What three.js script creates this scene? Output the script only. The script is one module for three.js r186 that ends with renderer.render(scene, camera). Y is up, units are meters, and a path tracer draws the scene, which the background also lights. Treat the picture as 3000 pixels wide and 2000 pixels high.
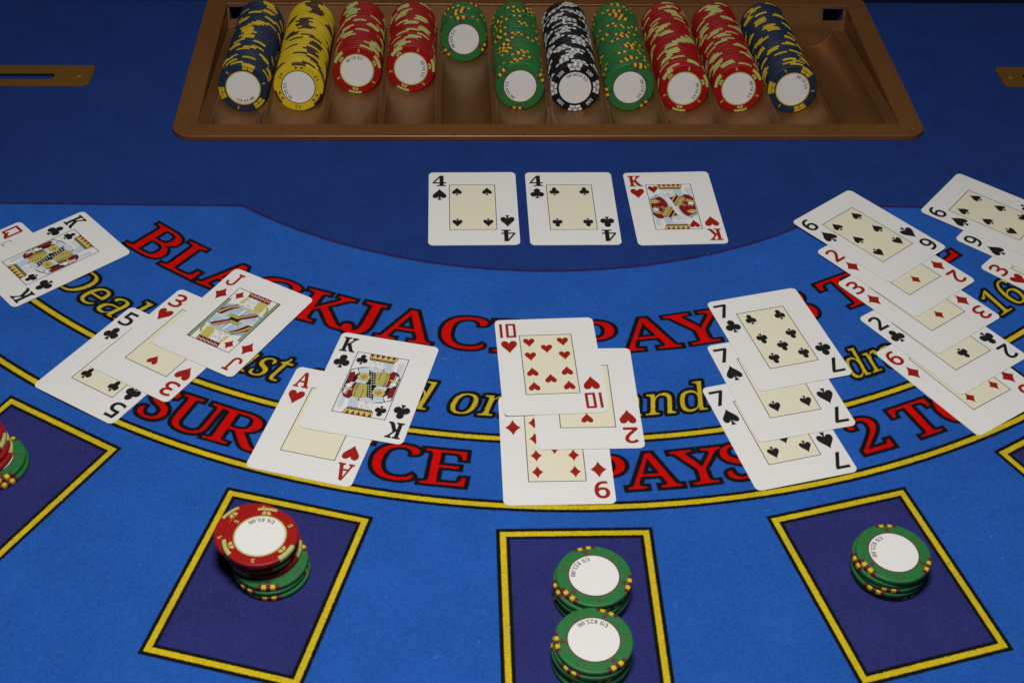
import * as THREE from 'three';
import { mergeGeometries } from 'three/addons/utils/BufferGeometryUtils.js';
import { RectAreaLightUniformsLib } from 'three/addons/lights/RectAreaLightUniformsLib.js';

// ---------------------------------------------------------------- camera, light, exposure
// Units are metres. Origin: middle of the chip tray's front inner edge, x along the tray, z towards the players.
const mm = 0.001;
const scene = new THREE.Scene();
scene.background = new THREE.Color(0.007, 0.007, 0.008);          // dim room around the table

const camera = new THREE.PerspectiveCamera(28.334, 1024 / 682, 0.05, 20);
{
  const pitch = 0.731270, roll = 0.030318, yaw = 3.17 * Math.PI / 180;
  const turn = new THREE.Matrix4().makeRotationY(-yaw);
  const right = new THREE.Vector3(1, 0, 0), up = new THREE.Vector3(0, Math.cos(pitch), -Math.sin(pitch));
  const r2 = right.clone().multiplyScalar(Math.cos(roll)).addScaledVector(up, Math.sin(roll));
  const u2 = up.clone().multiplyScalar(Math.cos(roll)).addScaledVector(right, -Math.sin(roll));
  const back = new THREE.Vector3().crossVectors(r2, u2);
  camera.quaternion.setFromRotationMatrix(turn.multiply(new THREE.Matrix4().makeBasis(r2, u2, back)));
  camera.position.set(-0.0765, 0.5859, 0.9021);
}
camera.focus = 0.93;
camera.userData.fStop = 20;

RectAreaLightUniformsLib.init();
const lamp = new THREE.RectAreaLight(new THREE.Color(1.0, 0.975, 0.94), 59.5, 0.22, 0.22);   // lamp hung over the players' side of the table
lamp.position.set(-0.07, 1.0, 0.58);
lamp.lookAt(-0.08, 0, 0.50);
lamp.castShadow = true;
scene.add(lamp);

const renderer = new THREE.WebGLRenderer({ antialias: true });
renderer.setSize(1024, 682);
renderer.toneMapping = THREE.LinearToneMapping;
renderer.toneMappingExposure = 1.05;
renderer.shadowMap.enabled = true;

// ---------------------------------------------------------------- helpers
let seed = 20240611;
const rnd = () => { seed = (seed + 0x6d2b79f5) | 0; let t = Math.imul(seed ^ (seed >>> 15), 1 | seed); t = (t + Math.imul(t ^ (t >>> 7), 61 | t)) ^ t; return ((t ^ (t >>> 14)) >>> 0) / 4294967296; };
const hash = (x, y) => { let h = Math.imul(x, 374761393) + Math.imul(y, 668265263) | 0; h = Math.imul(h ^ (h >>> 13), 1274126177); return ((h ^ (h >>> 16)) >>> 0) / 4294967296; };
const vnoise = (x, y) => { const ix = Math.floor(x), iy = Math.floor(y), fx = x - ix, fy = y - iy, s = fx * fx * (3 - 2 * fx), t = fy * fy * (3 - 2 * fy);
  const a = hash(ix, iy), b = hash(ix + 1, iy), c = hash(ix, iy + 1), d = hash(ix + 1, iy + 1); return a + (b - a) * s + (c - a) * t + (a - b - c + d) * s * t; };
const enc = (v) => Math.round(255 * (v <= 0.0031308 ? 12.92 * v : 1.055 * Math.pow(v, 1 / 2.4) - 0.055));
const css = (r, g, b) => `rgb(${enc(r)},${enc(g)},${enc(b)})`;     // from linear base colours
const canvas = (w, h) => { const c = document.createElement('canvas'); c.width = w; c.height = h; return c; };
const tex = (c, srgb = true) => { const t = new THREE.CanvasTexture(c); if (srgb) t.colorSpace = THREE.SRGBColorSpace; t.magFilter = THREE.LinearFilter; t.anisotropy = 8; return t; };
const names = new Map();
const numbered = (n) => { const k = names.get(n) ?? 0; names.set(n, k + 1); return k ? `${n}_${String(k).padStart(3, '0')}` : n; };
function put(o, name, label, category, group, kind) {
  o.name = numbered(name); o.userData = {};
  if (label) o.userData.label = label;
  if (category) o.userData.category = category;
  if (group) o.userData.group = group;
  if (kind) o.userData.kind = kind;
  scene.add(o); return o;
}
function part(name, geo, mat, parent) { const m = new THREE.Mesh(geo, mat); m.name = name; parent.add(m); return m; }
function geoFrom(pos, idx, uv) {
  const g = new THREE.BufferGeometry();
  g.setAttribute('position', new THREE.Float32BufferAttribute(pos, 3));
  if (uv) g.setAttribute('uv', new THREE.Float32BufferAttribute(uv, 2)); else g.setAttribute('uv', new THREE.Float32BufferAttribute(new Float32Array(pos.length / 3 * 2), 2));
  g.setIndex(idx); g.computeVertexNormals(); return g;
}
const roundRect = (path, x0, y0, x1, y1, r) => {
  path.moveTo(x0 + r, y0); path.lineTo(x1 - r, y0); path.absarc(x1 - r, y0 + r, r, -Math.PI / 2, 0, false); path.lineTo(x1, y1 - r); path.absarc(x1 - r, y1 - r, r, 0, Math.PI / 2, false);
  path.lineTo(x0 + r, y1); path.absarc(x0 + r, y1 - r, r, Math.PI / 2, Math.PI, false); path.lineTo(x0, y0 + r); path.absarc(x0 + r, y0 + r, r, Math.PI, Math.PI * 1.5, false); return path;
};
const lay = (g) => g.rotateX(-Math.PI / 2);                        // a shape drawn in (x, -z) laid on the table
function mono(size, fn) {                                          // greyscale data texture
  const d = new Uint8Array(size * size * 4);
  for (let y = 0; y < size; y++) for (let x = 0; x < size; x++) { const v = Math.max(0, Math.min(255, fn(x, y) * 255)), o = (y * size + x) * 4; d[o] = d[o + 1] = d[o + 2] = v; d[o + 3] = 255; }
  const t = new THREE.DataTexture(d, size, size); t.wrapS = t.wrapT = THREE.RepeatWrapping; t.magFilter = THREE.LinearFilter; t.needsUpdate = true; return t;
}
const pn = (x, y, s, n) => {                                       // value noise that repeats every n pixels, cells of s pixels
  const q = n / s, gx = x / s, gy = y / s, ix = Math.floor(gx), iy = Math.floor(gy), fx = gx - ix, fy = gy - iy, u = fx * fx * (3 - 2 * fx), v = fy * fy * (3 - 2 * fy), w = (i) => ((i % q) + q) % q;
  const a = hash(w(ix), w(iy) + s * 77), b = hash(w(ix + 1), w(iy) + s * 77), c = hash(w(ix), w(iy + 1) + s * 77), d = hash(w(ix + 1), w(iy + 1) + s * 77);
  return a + (b - a) * u + (c - a) * v + (a - b - c + d) * u * v;
};

// ---------------------------------------------------------------- felt with its printed layout
const COL = {
  light: [0.0165, 0.098, 0.425], dark: [0.0125, 0.038, 0.188], box: [0.025, 0.028, 0.150], edge: [0.022, 0.019, 0.105],
  yellow: [0.62, 0.46, 0.014], red: [0.60, 0.0015, 0.0006], ink: [0.0055, 0.0055, 0.0075],
};
const CX = -4, CZ = -190, D2R = Math.PI / 180;
const fuzz = mono(512, (x, y) => 0.45 * pn(x, y, 2, 512) + 0.35 * pn(x, y, 4, 512) + 0.2 * hash(x, y));
const FW = 560, FZ0 = 90, FN = 2048, FK = FN / FW;

function drawLayout(c) {
  const arcPath = (R, a0, a1, cx = CX, cz = CZ) => { c.beginPath(); c.arc(cx, cz, R, Math.PI / 2 - a1 * D2R, Math.PI / 2 - a0 * D2R); };
  c.fillStyle = css(...COL.dark); c.fillRect(-600, 80, 1200, 700);
  // lighter playing field below the dealer's curve
  const bc = [-9.8, -179], bR = 356.5, aL = Math.atan2(-230.8 - bc[0], 100.9 - bc[1]), aR = Math.atan2(213 - bc[0], 107.5 - bc[1]);
  c.beginPath(); c.moveTo(-620, 92); c.lineTo(-230.8, 100.9);
  c.arc(bc[0], bc[1], bR, Math.PI / 2 - aL, Math.PI / 2 - aR, true);
  c.lineTo(620, 119); c.lineTo(620, 700); c.lineTo(-620, 700); c.closePath();
  c.fillStyle = css(...COL.light); c.fill(); c.strokeStyle = css(...COL.edge); c.lineWidth = 2.6; c.stroke();
  // two yellow lines with black borders
  for (const [R, cx, cz] of [[532.4, -4.7, -193.4], [580.1, -1.1, -187.8]]) {
    arcPath(R, -60, 60, cx, cz); c.strokeStyle = css(...COL.ink); c.lineWidth = 7.7; c.stroke();
    arcPath(R, -60, 60, cx, cz); c.strokeStyle = css(...COL.yellow); c.lineWidth = 3.5; c.stroke();
  }
  // betting boxes
  for (const th of [-46.2, -31.2, -15.76, -0.71, 14.15, 29.04, 44.1]) {
    c.save(); c.translate(CX, CZ); if (th === -0.71) c.translate(-6.8, 2.4); else c.rotate(-th * D2R);
    const z0 = 598.2 + (Math.abs(th) > 10 && Math.abs(th) < 20 ? 0 : -3), w = 44.2, h = 118;
    c.fillStyle = css(...COL.ink); c.fillRect(-w, z0, 2 * w, h);
    c.fillStyle = css(...COL.yellow); c.fillRect(-w + 2.1, z0 + 2.1, 2 * w - 4.2, h - 4.2);
    c.fillStyle = css(...COL.ink); c.fillRect(-w + 5.6, z0 + 5.6, 2 * w - 11.2, h - 11.2);
    c.fillStyle = css(...COL.box); c.fillRect(-w + 7.6, z0 + 7.6, 2 * w - 15.2, h - 15.2);
    c.restore();
  }
  c.lineJoin = 'miter'; c.miterLimit = 3;
  // capitals: character, angle of its left and right side
  const caps = (list, top, base, fill) => {
    const glyphs = list.map(([ch, a0, a1]) => {
      c.font = '100px serif';
      const m = c.measureText(ch), gl = -m.actualBoundingBoxLeft, gw = m.actualBoundingBoxRight + m.actualBoundingBoxLeft, ref = c.measureText('E').actualBoundingBoxAscent;
      const th = (a0 + a1) / 2, sy = (base - top) / ref, sx = (base * (a1 - a0) * D2R) / gw;
      if (ch === 'J') {                                            // tall J standing on the line, ending in a ball
        const W = base * (a1 - a0) * D2R, H = base - top, P = (x, y) => [(x - 0.5) * W, (y - 1) * H];
        return { ch, th, sx: 1, sy: 1, draw: () => {
          c.beginPath(); c.moveTo(...P(0.34, 0)); c.lineTo(...P(1, 0)); c.lineTo(...P(1, 0.055)); c.lineTo(...P(0.83, 0.085)); c.lineTo(...P(0.83, 0.66)); c.quadraticCurveTo(...P(0.82, 1.06), ...P(0.34, 1.06));
          c.quadraticCurveTo(...P(0, 1.05), ...P(0, 0.9)); c.quadraticCurveTo(...P(0.02, 0.79), ...P(0.17, 0.78)); c.quadraticCurveTo(...P(0.33, 0.8), ...P(0.33, 0.95)); c.quadraticCurveTo(...P(0.56, 1.0), ...P(0.56, 0.66)); c.lineTo(...P(0.56, 0.085)); c.lineTo(...P(0.34, 0.055)); c.closePath();
        } };
      }
      return { ch, th, sx, sy, off: -(gl + gw / 2) };
    });
    const each = (f) => glyphs.forEach((g) => {
      c.save(); c.translate(CX + base * Math.sin(g.th * D2R), CZ + base * Math.cos(g.th * D2R)); c.rotate(-g.th * D2R);
      c.scale(g.sx, g.sy); c.font = '100px serif'; f(g); c.restore();
    });
    each((g) => { c.lineJoin = 'miter'; c.miterLimit = 2.2; c.strokeStyle = css(...COL.ink); c.lineWidth = 5.4 / Math.max(g.sx, g.sy); g.draw ? (g.draw(), c.stroke()) : c.strokeText(g.ch, g.off, 0); });
    each((g) => { c.fillStyle = c.strokeStyle = fill; c.strokeStyle = css(...COL.ink); c.lineWidth = 0.2 / ((g.sx + g.sy) / 2); if (g.draw) { g.draw(); c.fill(); c.stroke(); } else { c.fillText(g.ch, g.off, 0); c.strokeText(g.ch, g.off, 0); } });
  };
  caps([['B', -42.2, -38.2], ['L', -37.7, -33.8], ['A', -33.4, -28.7], ['C', -28.9, -24.6], ['K', -23.8, -19.1], ['J', -19.2, -16.4], ['A', -16.1, -11.4], ['C', -10.8, -7.0], ['K', -6.3, -1.5],
    ['P', 0.2, 4.1], ['A', 4.5, 9.45], ['Y', 9.0, 14.1], ['S', 14.7, 17.9], ['3', 19.5, 22.5], ['T', 24.45, 28.6], ['O', 29.1, 33.7], ['2', 35.7, 38.9]], 420.6, 451.6, css(...COL.red));
  caps([['I', -33.1, -31.4], ['N', -31.1, -28.5], ['S', -28.2, -26.3], ['U', -26.2, -22.9], ['R', -23.3, -19.7], ['A', -19.6, -16.3], ['N', -16.3, -13.1], ['C', -12.7, -9.95], ['E', -9.6, -6.85],
    ['P', 0.0, 2.75], ['A', 2.7, 5.95], ['Y', 5.75, 8.95], ['S', 8.8, 10.9], ['2', 17.6, 19.65], ['T', 21.0, 23.9], ['O', 24.0, 27.3], ['1', 30.2, 31.6]], 541.8, 569.6, css(...COL.red));
  // slanted yellow sentence
  const words = [['Dealer', -42.7, -30.6], ['must', -28.9, -21.2], ['stand', -20, -10.3], ['on', -9.1, -4.4], ['17', -2.5, 1.1], ['and', 2.7, 9.4], ['must', 11, 18.6], ['draw', 20.4, 27.6], ['to', 29.4, 32.2], ['16', 34.8, 38.7]];
  const letters = [], base = 510.5;
  c.font = '100px serif';
  for (const [w, a0, a1] of words) {
    const total = c.measureText(w).width; let x = 0;
    for (const ch of w) { const adv = c.measureText(ch).width; letters.push([ch, a0 + (a1 - a0) * (x + adv / 2) / total, base * (a1 - a0) * D2R / total, adv]); x += adv; }
  }
  const eachLetter = (f) => letters.forEach(([ch, th, sx, adv]) => {
    c.save(); c.translate(CX + base * Math.sin(th * D2R), CZ + base * Math.cos(th * D2R)); c.rotate(-th * D2R); c.transform(1, 0, -0.22, 1, 0, 0); c.scale(sx, 0.335); c.font = '100px serif'; f(ch, -adv / 2, (sx + 0.335) / 2); c.restore();
  });
  eachLetter((ch, x, s) => { c.lineJoin = 'round'; c.strokeStyle = css(...COL.ink); c.lineWidth = 4.6 / s; c.strokeText(ch, x, 0); });
  eachLetter((ch, x, s) => { c.fillStyle = css(0.54, 0.41, 0.018); c.fillText(ch, x, 0); c.strokeStyle = css(...COL.ink); c.lineWidth = 0.3 / s; c.strokeText(ch, x, 0); });
}
function lint(c) {                                                 // stray fibres lying on the cloth
  const q = (i, k) => hash(i * 7 + 3, k * 13 + 5);
  for (let i = 0; i < 150; i++) {
    const x = -560 + 1120 * q(i, 1), y = 92 + 430 * q(i, 2), a = q(i, 3) * 6.28, l = 0.8 + 3.2 * q(i, 4) * q(i, 5), b = (q(i, 6) - 0.5) * 2.4;
    c.beginPath(); c.moveTo(x, y); c.quadraticCurveTo(x + Math.cos(a + b) * l * 0.6, y + Math.sin(a + b) * l * 0.6, x + Math.cos(a) * l, y + Math.sin(a) * l);
    c.strokeStyle = q(i, 7) > 0.25 ? css(0.16, 0.27, 0.5) : css(0.012, 0.014, 0.03); c.lineWidth = 0.28; c.stroke();
  }
}
function feltTile(x0) {
  const cv = canvas(FN, FN), c = cv.getContext('2d');
  c.setTransform(FK, 0, 0, FK, -x0 * FK, -FZ0 * FK); drawLayout(c); lint(c); c.setTransform(1, 0, 0, 1, 0, 0);
  const im = c.getImageData(0, 0, FN, FN), s = im.data, o = new Uint8ClampedArray(s.length), ox = Math.round(x0 * FK);
  for (let y = 0; y < FN; y++) for (let x = 0; x < FN; x++) {
    const gx = x + ox;                                             // print bleeds along the nap, so its edges are ragged
    const n1 = vnoise(gx * 0.6 + y * 0.25, y * 0.35) - 0.5, n2 = vnoise(gx * 0.13 + 300, y * 0.13) - 0.5, n3 = hash(gx, y) - 0.5;
    let sx = Math.round(x + n1 * 0.6 + n2 * 0.4 + n3 * 0.9), sy = Math.round(y + n1 * 0.9 + n2 * 0.4 + (hash(gx + 7, y + 3) - 0.5) * 1.1);
    sx = sx < 0 ? 0 : sx >= FN ? FN - 1 : sx; sy = sy < 0 ? 0 : sy >= FN ? FN - 1 : sy;
    const i = (sy * FN + sx) * 4, j = (y * FN + x) * 4, k = feltTone(gx, y);
    o[j] = s[i] * k + (k - 1) * 14; o[j + 1] = s[i + 1] * k + (k - 1) * 14; o[j + 2] = s[i + 2] * k; o[j + 3] = 255;
  }
  im.data.set(o); c.putImageData(im, 0, 0); return tex(cv);
}
function feltTone(x, y) {                                          // nap: grain of fibres and loose coarse patches
  const f = vnoise(x * 0.55 + y * 0.12, y * 0.5) - 0.5, g = vnoise(x * 0.16 + 90, y * 0.2 + 17) - 0.5, h = hash(x * 3 + 1, y * 5 + 2);
  const coarse = vnoise(x * 0.012 + 5, y * 0.014 + 9) - 0.5, mid = vnoise(x * 0.045 + 40, y * 0.03 + 3) - 0.5;
  return 1 + f * 0.17 + g * 0.05 + coarse * 0.06 + mid * 0.025 + (h > 0.9985 ? 0.42 : 0) + (h - 0.5) * 0.1;
}
function plainTile(rgb, n, k, off) {                               // the same nap on unprinted cloth
  const cv = canvas(n, n), c = cv.getContext('2d'), im = c.createImageData(n, n), d = im.data, base = rgb.map(enc);
  for (let y = 0; y < n; y++) for (let x = 0; x < n; x++) { const t = feltTone(x + off, y + off), j = (y * n + x) * 4; d[j] = base[0] * t + (t - 1) * 14; d[j + 1] = base[1] * t + (t - 1) * 14; d[j + 2] = base[2] * t; d[j + 3] = 255; }
  c.putImageData(im, 0, 0); const t = tex(cv); t.wrapS = t.wrapT = THREE.MirroredRepeatWrapping; t.repeat.set(k, k); return t;
}
{
  const bump = (k) => { const t = fuzz.clone(); t.needsUpdate = true; t.repeat.set(k, k); return t; };
  const felt = (map, k) => new THREE.MeshPhysicalMaterial({ map, roughness: 0.97, bumpMap: bump(k), bumpScale: 0.00013, sheen: 0.04, sheenRoughness: 0.6, sheenColor: new THREE.Color(0.25, 0.4, 0.8), specularIntensity: 0.25 });
  const tile = (x0) => {
    const g = new THREE.PlaneGeometry(FW * mm, FW * mm).rotateX(-Math.PI / 2); g.translate((x0 + FW / 2) * mm, 0, (FZ0 + FW / 2) * mm); return g;
  };
  const s = new THREE.Shape(); roundRect(s, -560, -90, 560, 208, 0.1);
  s.holes.push(roundRect(new THREE.Path(), -287, -10, 286, 204, 8));
  s.holes.push(roundRect(new THREE.Path(), -500, 75.2, -398.6, 81.2, 2.5), roundRect(new THREE.Path(), 399, 75.2, 500, 81.2, 2.5));
  const d = lay(new THREE.ShapeGeometry(s, 6)); d.scale(mm, mm, mm);
  const p = d.attributes.position, uv = d.attributes.uv;
  for (let i = 0; i < p.count; i++) uv.setXY(i, p.getX(i) / 0.56 + 0.5, p.getZ(i) / 0.56 + 0.5);
  const g = mergeGeometries([tile(-FW), tile(0), d.index ? d : d].map((q) => q.toNonIndexed()), true);
  const felted = new THREE.Mesh(g, [felt(feltTile(-FW), 9), felt(feltTile(0), 9), felt(plainTile(COL.dark, 2048, 1, 900), 9)]);
  put(felted, 'table_felt', 'blue printed felt of the card table with red and yellow lettering', null, null, 'structure');
  // dark rail behind the dealer's edge of the cloth
  const rail = new THREE.Shape(); rail.moveTo(0, -30); rail.lineTo(60, -30); rail.lineTo(60, 1); rail.quadraticCurveTo(40, 9, 14, 6); rail.quadraticCurveTo(2, 4, 0, -3); rail.closePath();
  const rg = new THREE.ExtrudeGeometry(rail, { depth: 1120, bevelEnabled: false, curveSegments: 10 }); rg.rotateY(Math.PI / 2); rg.translate(-560, 0, -208.5); rg.scale(mm, mm, mm);
  put(new THREE.Mesh(rg, new THREE.MeshPhysicalMaterial({ color: new THREE.Color(0.003, 0.005, 0.014), roughness: 0.9, specularIntensity: 0.2 })), 'table_rail', 'dark rail along the dealer edge of the felt', null, null, 'structure');
}

// ---------------------------------------------------------------- chip tray
const SIG = 5.8 * D2R, TILT = 13 * D2R, PITCH = 44.9, RC = 20.2, TH = 3.3, P0 = 3.5;
const D = new THREE.Vector3(0, -Math.sin(SIG), -Math.cos(SIG)), M = new THREE.Vector3(0, Math.cos(SIG), -Math.sin(SIG));
const inTray = (x, s, p) => new THREE.Vector3(x, P0, 0).addScaledVector(D, s).addScaledVector(M, p);       // mm
const SREAR = 186, wallS = (p) => SREAR + 1.75 + (p - 4.5) * Math.tan(TILT - SIG);
const bronzeGrain = mono(256, (x, y) => 0.5 * pn(x, y, 4, 256) + 0.3 * pn(x, y, 16, 256) + 0.2 * hash(x, y));
bronzeGrain.repeat.set(6, 6);
const bronzeMap = (() => {
  const n = 512, cv = canvas(n, n), c = cv.getContext('2d'), im = c.createImageData(n, n), d = im.data;
  for (let y = 0; y < n; y++) for (let x = 0; x < n; x++) {
    const t = 1 + (pn(x, y, 64, n) - 0.5) * 0.16 + (pn(x, y, 8, n) - 0.5) * 0.1 + (hash(x, y) - 0.5) * 0.14, sc = hash(x >> 1, y >> 3) > 0.9985 ? 1.35 : 1, j = (y * n + x) * 4;
    d[j] = enc(0.19 * t * sc); d[j + 1] = enc(0.074 * t * sc); d[j + 2] = enc(0.021 * t * sc); d[j + 3] = 255;
  }
  c.putImageData(im, 0, 0);
  for (let i = 0; i < 70; i++) { const x = n * hash(i, 11), y = n * hash(i, 12), a = hash(i, 13) * 6.28, l = 4 + 26 * hash(i, 14) * hash(i, 15); c.beginPath(); c.moveTo(x, y); c.lineTo(x + Math.cos(a) * l, y + Math.sin(a) * l); c.strokeStyle = `rgba(190,150,110,${0.12 + 0.2 * hash(i, 16)})`; c.lineWidth = 0.8; c.stroke(); }
  const t = tex(cv); t.wrapS = t.wrapT = THREE.RepeatWrapping; return t;
})();
const bronze = new THREE.MeshPhysicalMaterial({ map: bronzeMap, color: new THREE.Color(1.15, 1.35, 1.6), roughness: 0.38, metalness: 0.5, bumpMap: bronzeGrain, bumpScale: 0.00006, side: THREE.DoubleSide });
const bronzeRim = new THREE.MeshPhysicalMaterial({ map: bronzeMap, color: new THREE.Color(1.28, 1.38, 1.55), roughness: 0.36, metalness: 0.35, bumpMap: bronzeGrain, bumpScale: 0.00005 });
const lining = new THREE.MeshStandardMaterial({ color: new THREE.Color(...COL.dark), roughness: 0.95, side: THREE.DoubleSide });   // blue cloth inside the cut-outs
function openBox(w, h, d, open) {                                  // five walls, the face on the side named open left out
  const f = { top: [w, d, [-Math.PI / 2, 0], [0, h / 2, 0]], bottom: [w, d, [Math.PI / 2, 0], [0, -h / 2, 0]], front: [w, h, [0, 0], [0, 0, d / 2]], back: [w, h, [0, Math.PI], [0, 0, -d / 2]], left: [d, h, [0, -Math.PI / 2], [-w / 2, 0, 0]], right: [d, h, [0, Math.PI / 2], [w / 2, 0, 0]] };
  return mergeGeometries(Object.entries(f).filter(([k]) => k !== open).map(([, [a, b, [rx, ry], [x, y, z]]]) => new THREE.PlaneGeometry(a, b).rotateX(rx).rotateY(ry).translate(x, y, z)));
}
const metreUV = (g, k = 4) => { const p = g.attributes.position, n = g.attributes.normal, uv = g.attributes.uv; for (let i = 0; i < p.count; i++) { const up = Math.abs(n.getY(i)) > 0.6; uv.setXY(i, p.getX(i) * k, (up ? p.getZ(i) : p.getY(i)) * k); } return g; };
const tray = put(new THREE.Group(), 'chip_tray', 'bronze brown metal chip tray with twelve sloping troughs', 'chip tray');
{
  const outer = roundRect(new THREE.Shape(), -294.6, -16.3, 294.0, 213, 15); outer.holes.push(roundRect(new THREE.Path(), -278.2, -0.6, 277.4, 195.4, 2.4));
  const g = lay(new THREE.ExtrudeGeometry(outer, { depth: 3.1, bevelEnabled: true, bevelThickness: 0.8, bevelSize: 0.8, bevelSegments: 5, curveSegments: 14 }));
  g.translate(0, 0.72, 0); g.scale(mm, mm, mm); part('rim', metreUV(g), bronzeRim, tray);
  const sweep = (prof, s0, sEnd) => {                              // prof: [x, p] across, swept along the trough
    const pos = [], idx = [], uv = [], rows = 6, n = prof.length;
    for (let r = 0; r <= rows; r++) for (const [x, p] of prof) { const e = sEnd(p), s = s0 + (e - s0) * r / rows, v = inTray(x, s, p).multiplyScalar(mm); pos.push(v.x, v.y, v.z); uv.push(x * mm * 4, s * mm * 4); }
    for (let r = 0; r < rows; r++) for (let i = 0; i < n - 1; i++) { const a = r * n + i; idx.push(a, a + 1, a + n, a + 1, a + n + 1, a + n); }
    return geoFrom(pos, idx, uv);
  };
  const AC = 4.9, AR = 20.6, AH = Math.acos(AC / AR);
  const troughProf = (x0) => Array.from({ length: 29 }, (_, i) => { const f = -AH + 2 * AH * i / 28; return [x0 + AR * Math.sin(f), AC - AR * Math.cos(f)]; });
  const hw = AR * Math.sin(AH), half = PITCH / 2 - hw;
  const ridge = (x0, l = half, r = half) => [[x0 - l, 0], [x0 - l + 0.25, 0.3], [x0 - l + 0.8, 0.45], [x0 + r - 0.8, 0.45], [x0 + r - 0.25, 0.3], [x0 + r, 0]];
  const all = [];
  for (let i = 0; i < 13; i++) {
    const x = -269.4 + PITCH * i, pr = i === 0 ? ridge(x, 277.6 - 269.4, half) : i === 12 ? ridge(x, half, 276.9 - 269.4) : ridge(x);
    part('divider', sweep(pr, -3, wallS), bronze, tray); all.push(...pr);
    if (i < 12) { const tp = troughProf(x + PITCH / 2); part('trough', sweep(tp, -3, wallS), bronze, tray); all.push(...tp.slice(1, -1)); }
  }
  // back wall: follows the troughs below, leans away above them
  const topY = 3.6, hx = (x) => (x > 256 && x < 274.5) || (x > -276 && x < -256), pos = [], idx = [], uv = [], levels = [-8.0, 1.2];
  const cols = [...all, [256.2, 0.45], [274.3, 0.45], [-256.2, 0], [-275.5, 0.45]].sort((a, b) => a[0] - b[0]);
  const prOf = (x) => { let k = 0; while (k < all.length - 2 && all[k + 1][0] < x) k++; const [xa, pa] = all[k], [xb, pb] = all[k + 1]; return pa + (pb - pa) * Math.max(0, Math.min(1, (x - xa) / Math.max(1e-6, xb - xa))); };
  const foot = (p) => inTray(0, wallS(p), p), knee = foot(0.45), rearZ = -195.2, at = (y) => { const t = (y - knee.y) / (topY - knee.y); return [y, knee.z + (rearZ - knee.z) * t]; };
  for (const [x, p0] of cols) {
    const p = (Math.abs(x) > 256 && Math.abs(x) < 257) || Math.abs(x) > 274 && Math.abs(x) < 276 ? prOf(x) : p0, f = foot(p);
    const rowsY = [[f.y, f.z], [knee.y + 0.01, knee.z - 0.005], at(levels[0]), at(levels[1]), at(topY)];
    rowsY.forEach(([y, z]) => { pos.push(x * mm, y * mm, z * mm); uv.push(x * mm * 4, y * mm * 4); });
  }
  for (let i = 0; i < cols.length - 1; i++) for (let r = 0; r < 4; r++) {
    if (r === 2 && hx((cols[i][0] + cols[i + 1][0]) / 2)) continue;
    const a = i * 5 + r; idx.push(a, a + 5, a + 1, a + 5, a + 6, a + 1);
  }
  part('back_wall', geoFrom(pos, idx, uv), bronze, tray);
  { // rounded bead where the troughs run into the wall
    const pts = all.filter((_, i) => i % 2 === 0).map(([x, p]) => { const v = foot(p); return new THREE.Vector3(x * mm, (v.y + 0.15) * mm, (v.z + 0.15) * mm); });
    part('joint_bead', new THREE.TubeGeometry(new THREE.CatmullRomCurve3(pts, false, 'centripetal'), 420, 0.5 * mm, 6), bronze, tray);
  }
  for (const x of [-265.8, 265.3]) { const b = openBox(20.6 * mm, 24 * mm, 18 * mm, 'front'); b.translate(x * mm, -10.2 * mm, (at(-8)[1] - 12.6) * mm); part('latch_slot', b, lining, tray); }
  for (const [x, sx] of [[-278, -1], [277.2, 1]]) {                // side walls
    const a = inTray(x, -3, 0.2), b = inTray(x, SREAR, 0.2), q = [[x, 3.4, 1], [x, 3.4, -195.2], [x, b.y - 1, -195.2], [x, b.y - 1, b.z], [x, a.y - 2, 1]];
    const w = sx * 1.2, ps = [], ix = []; for (const dx of [0, w]) for (const [qx, y, z] of q) ps.push((qx + dx) * mm, y * mm, z * mm);
    for (const o of [0, 5]) for (let k = 1; k < 4; k++) ix.push(o, o + k, o + k + 1);
    part('side_wall', geoFrom(ps, ix), bronze, tray);
  }
  { // flared foot of the middle divider
    const e = []; for (let i = 0; i <= 10; i++) { const t = i / 10; e.push([t * 34, 2.2 + 3.9 * Math.pow(1 - t, 2.2)]); }
    const ps = [], ix = []; for (const [s, w] of e) for (const [dx, p] of [[-w, -3.5], [-w + 0.4, 0.9], [w - 0.4, 0.9], [w, -3.5]]) { const v = inTray(dx, s - 2, s > 33 ? Math.min(p, 0.3) : p).multiplyScalar(mm); ps.push(v.x, v.y, v.z); }
    for (let i = 0; i < 10; i++) for (let k = 0; k < 3; k++) { const a = i * 4 + k; ix.push(a, a + 1, a + 4, a + 1, a + 5, a + 4); }
    part('divider_foot', geoFrom(ps, ix), bronzeRim, tray);
  }
}

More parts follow.
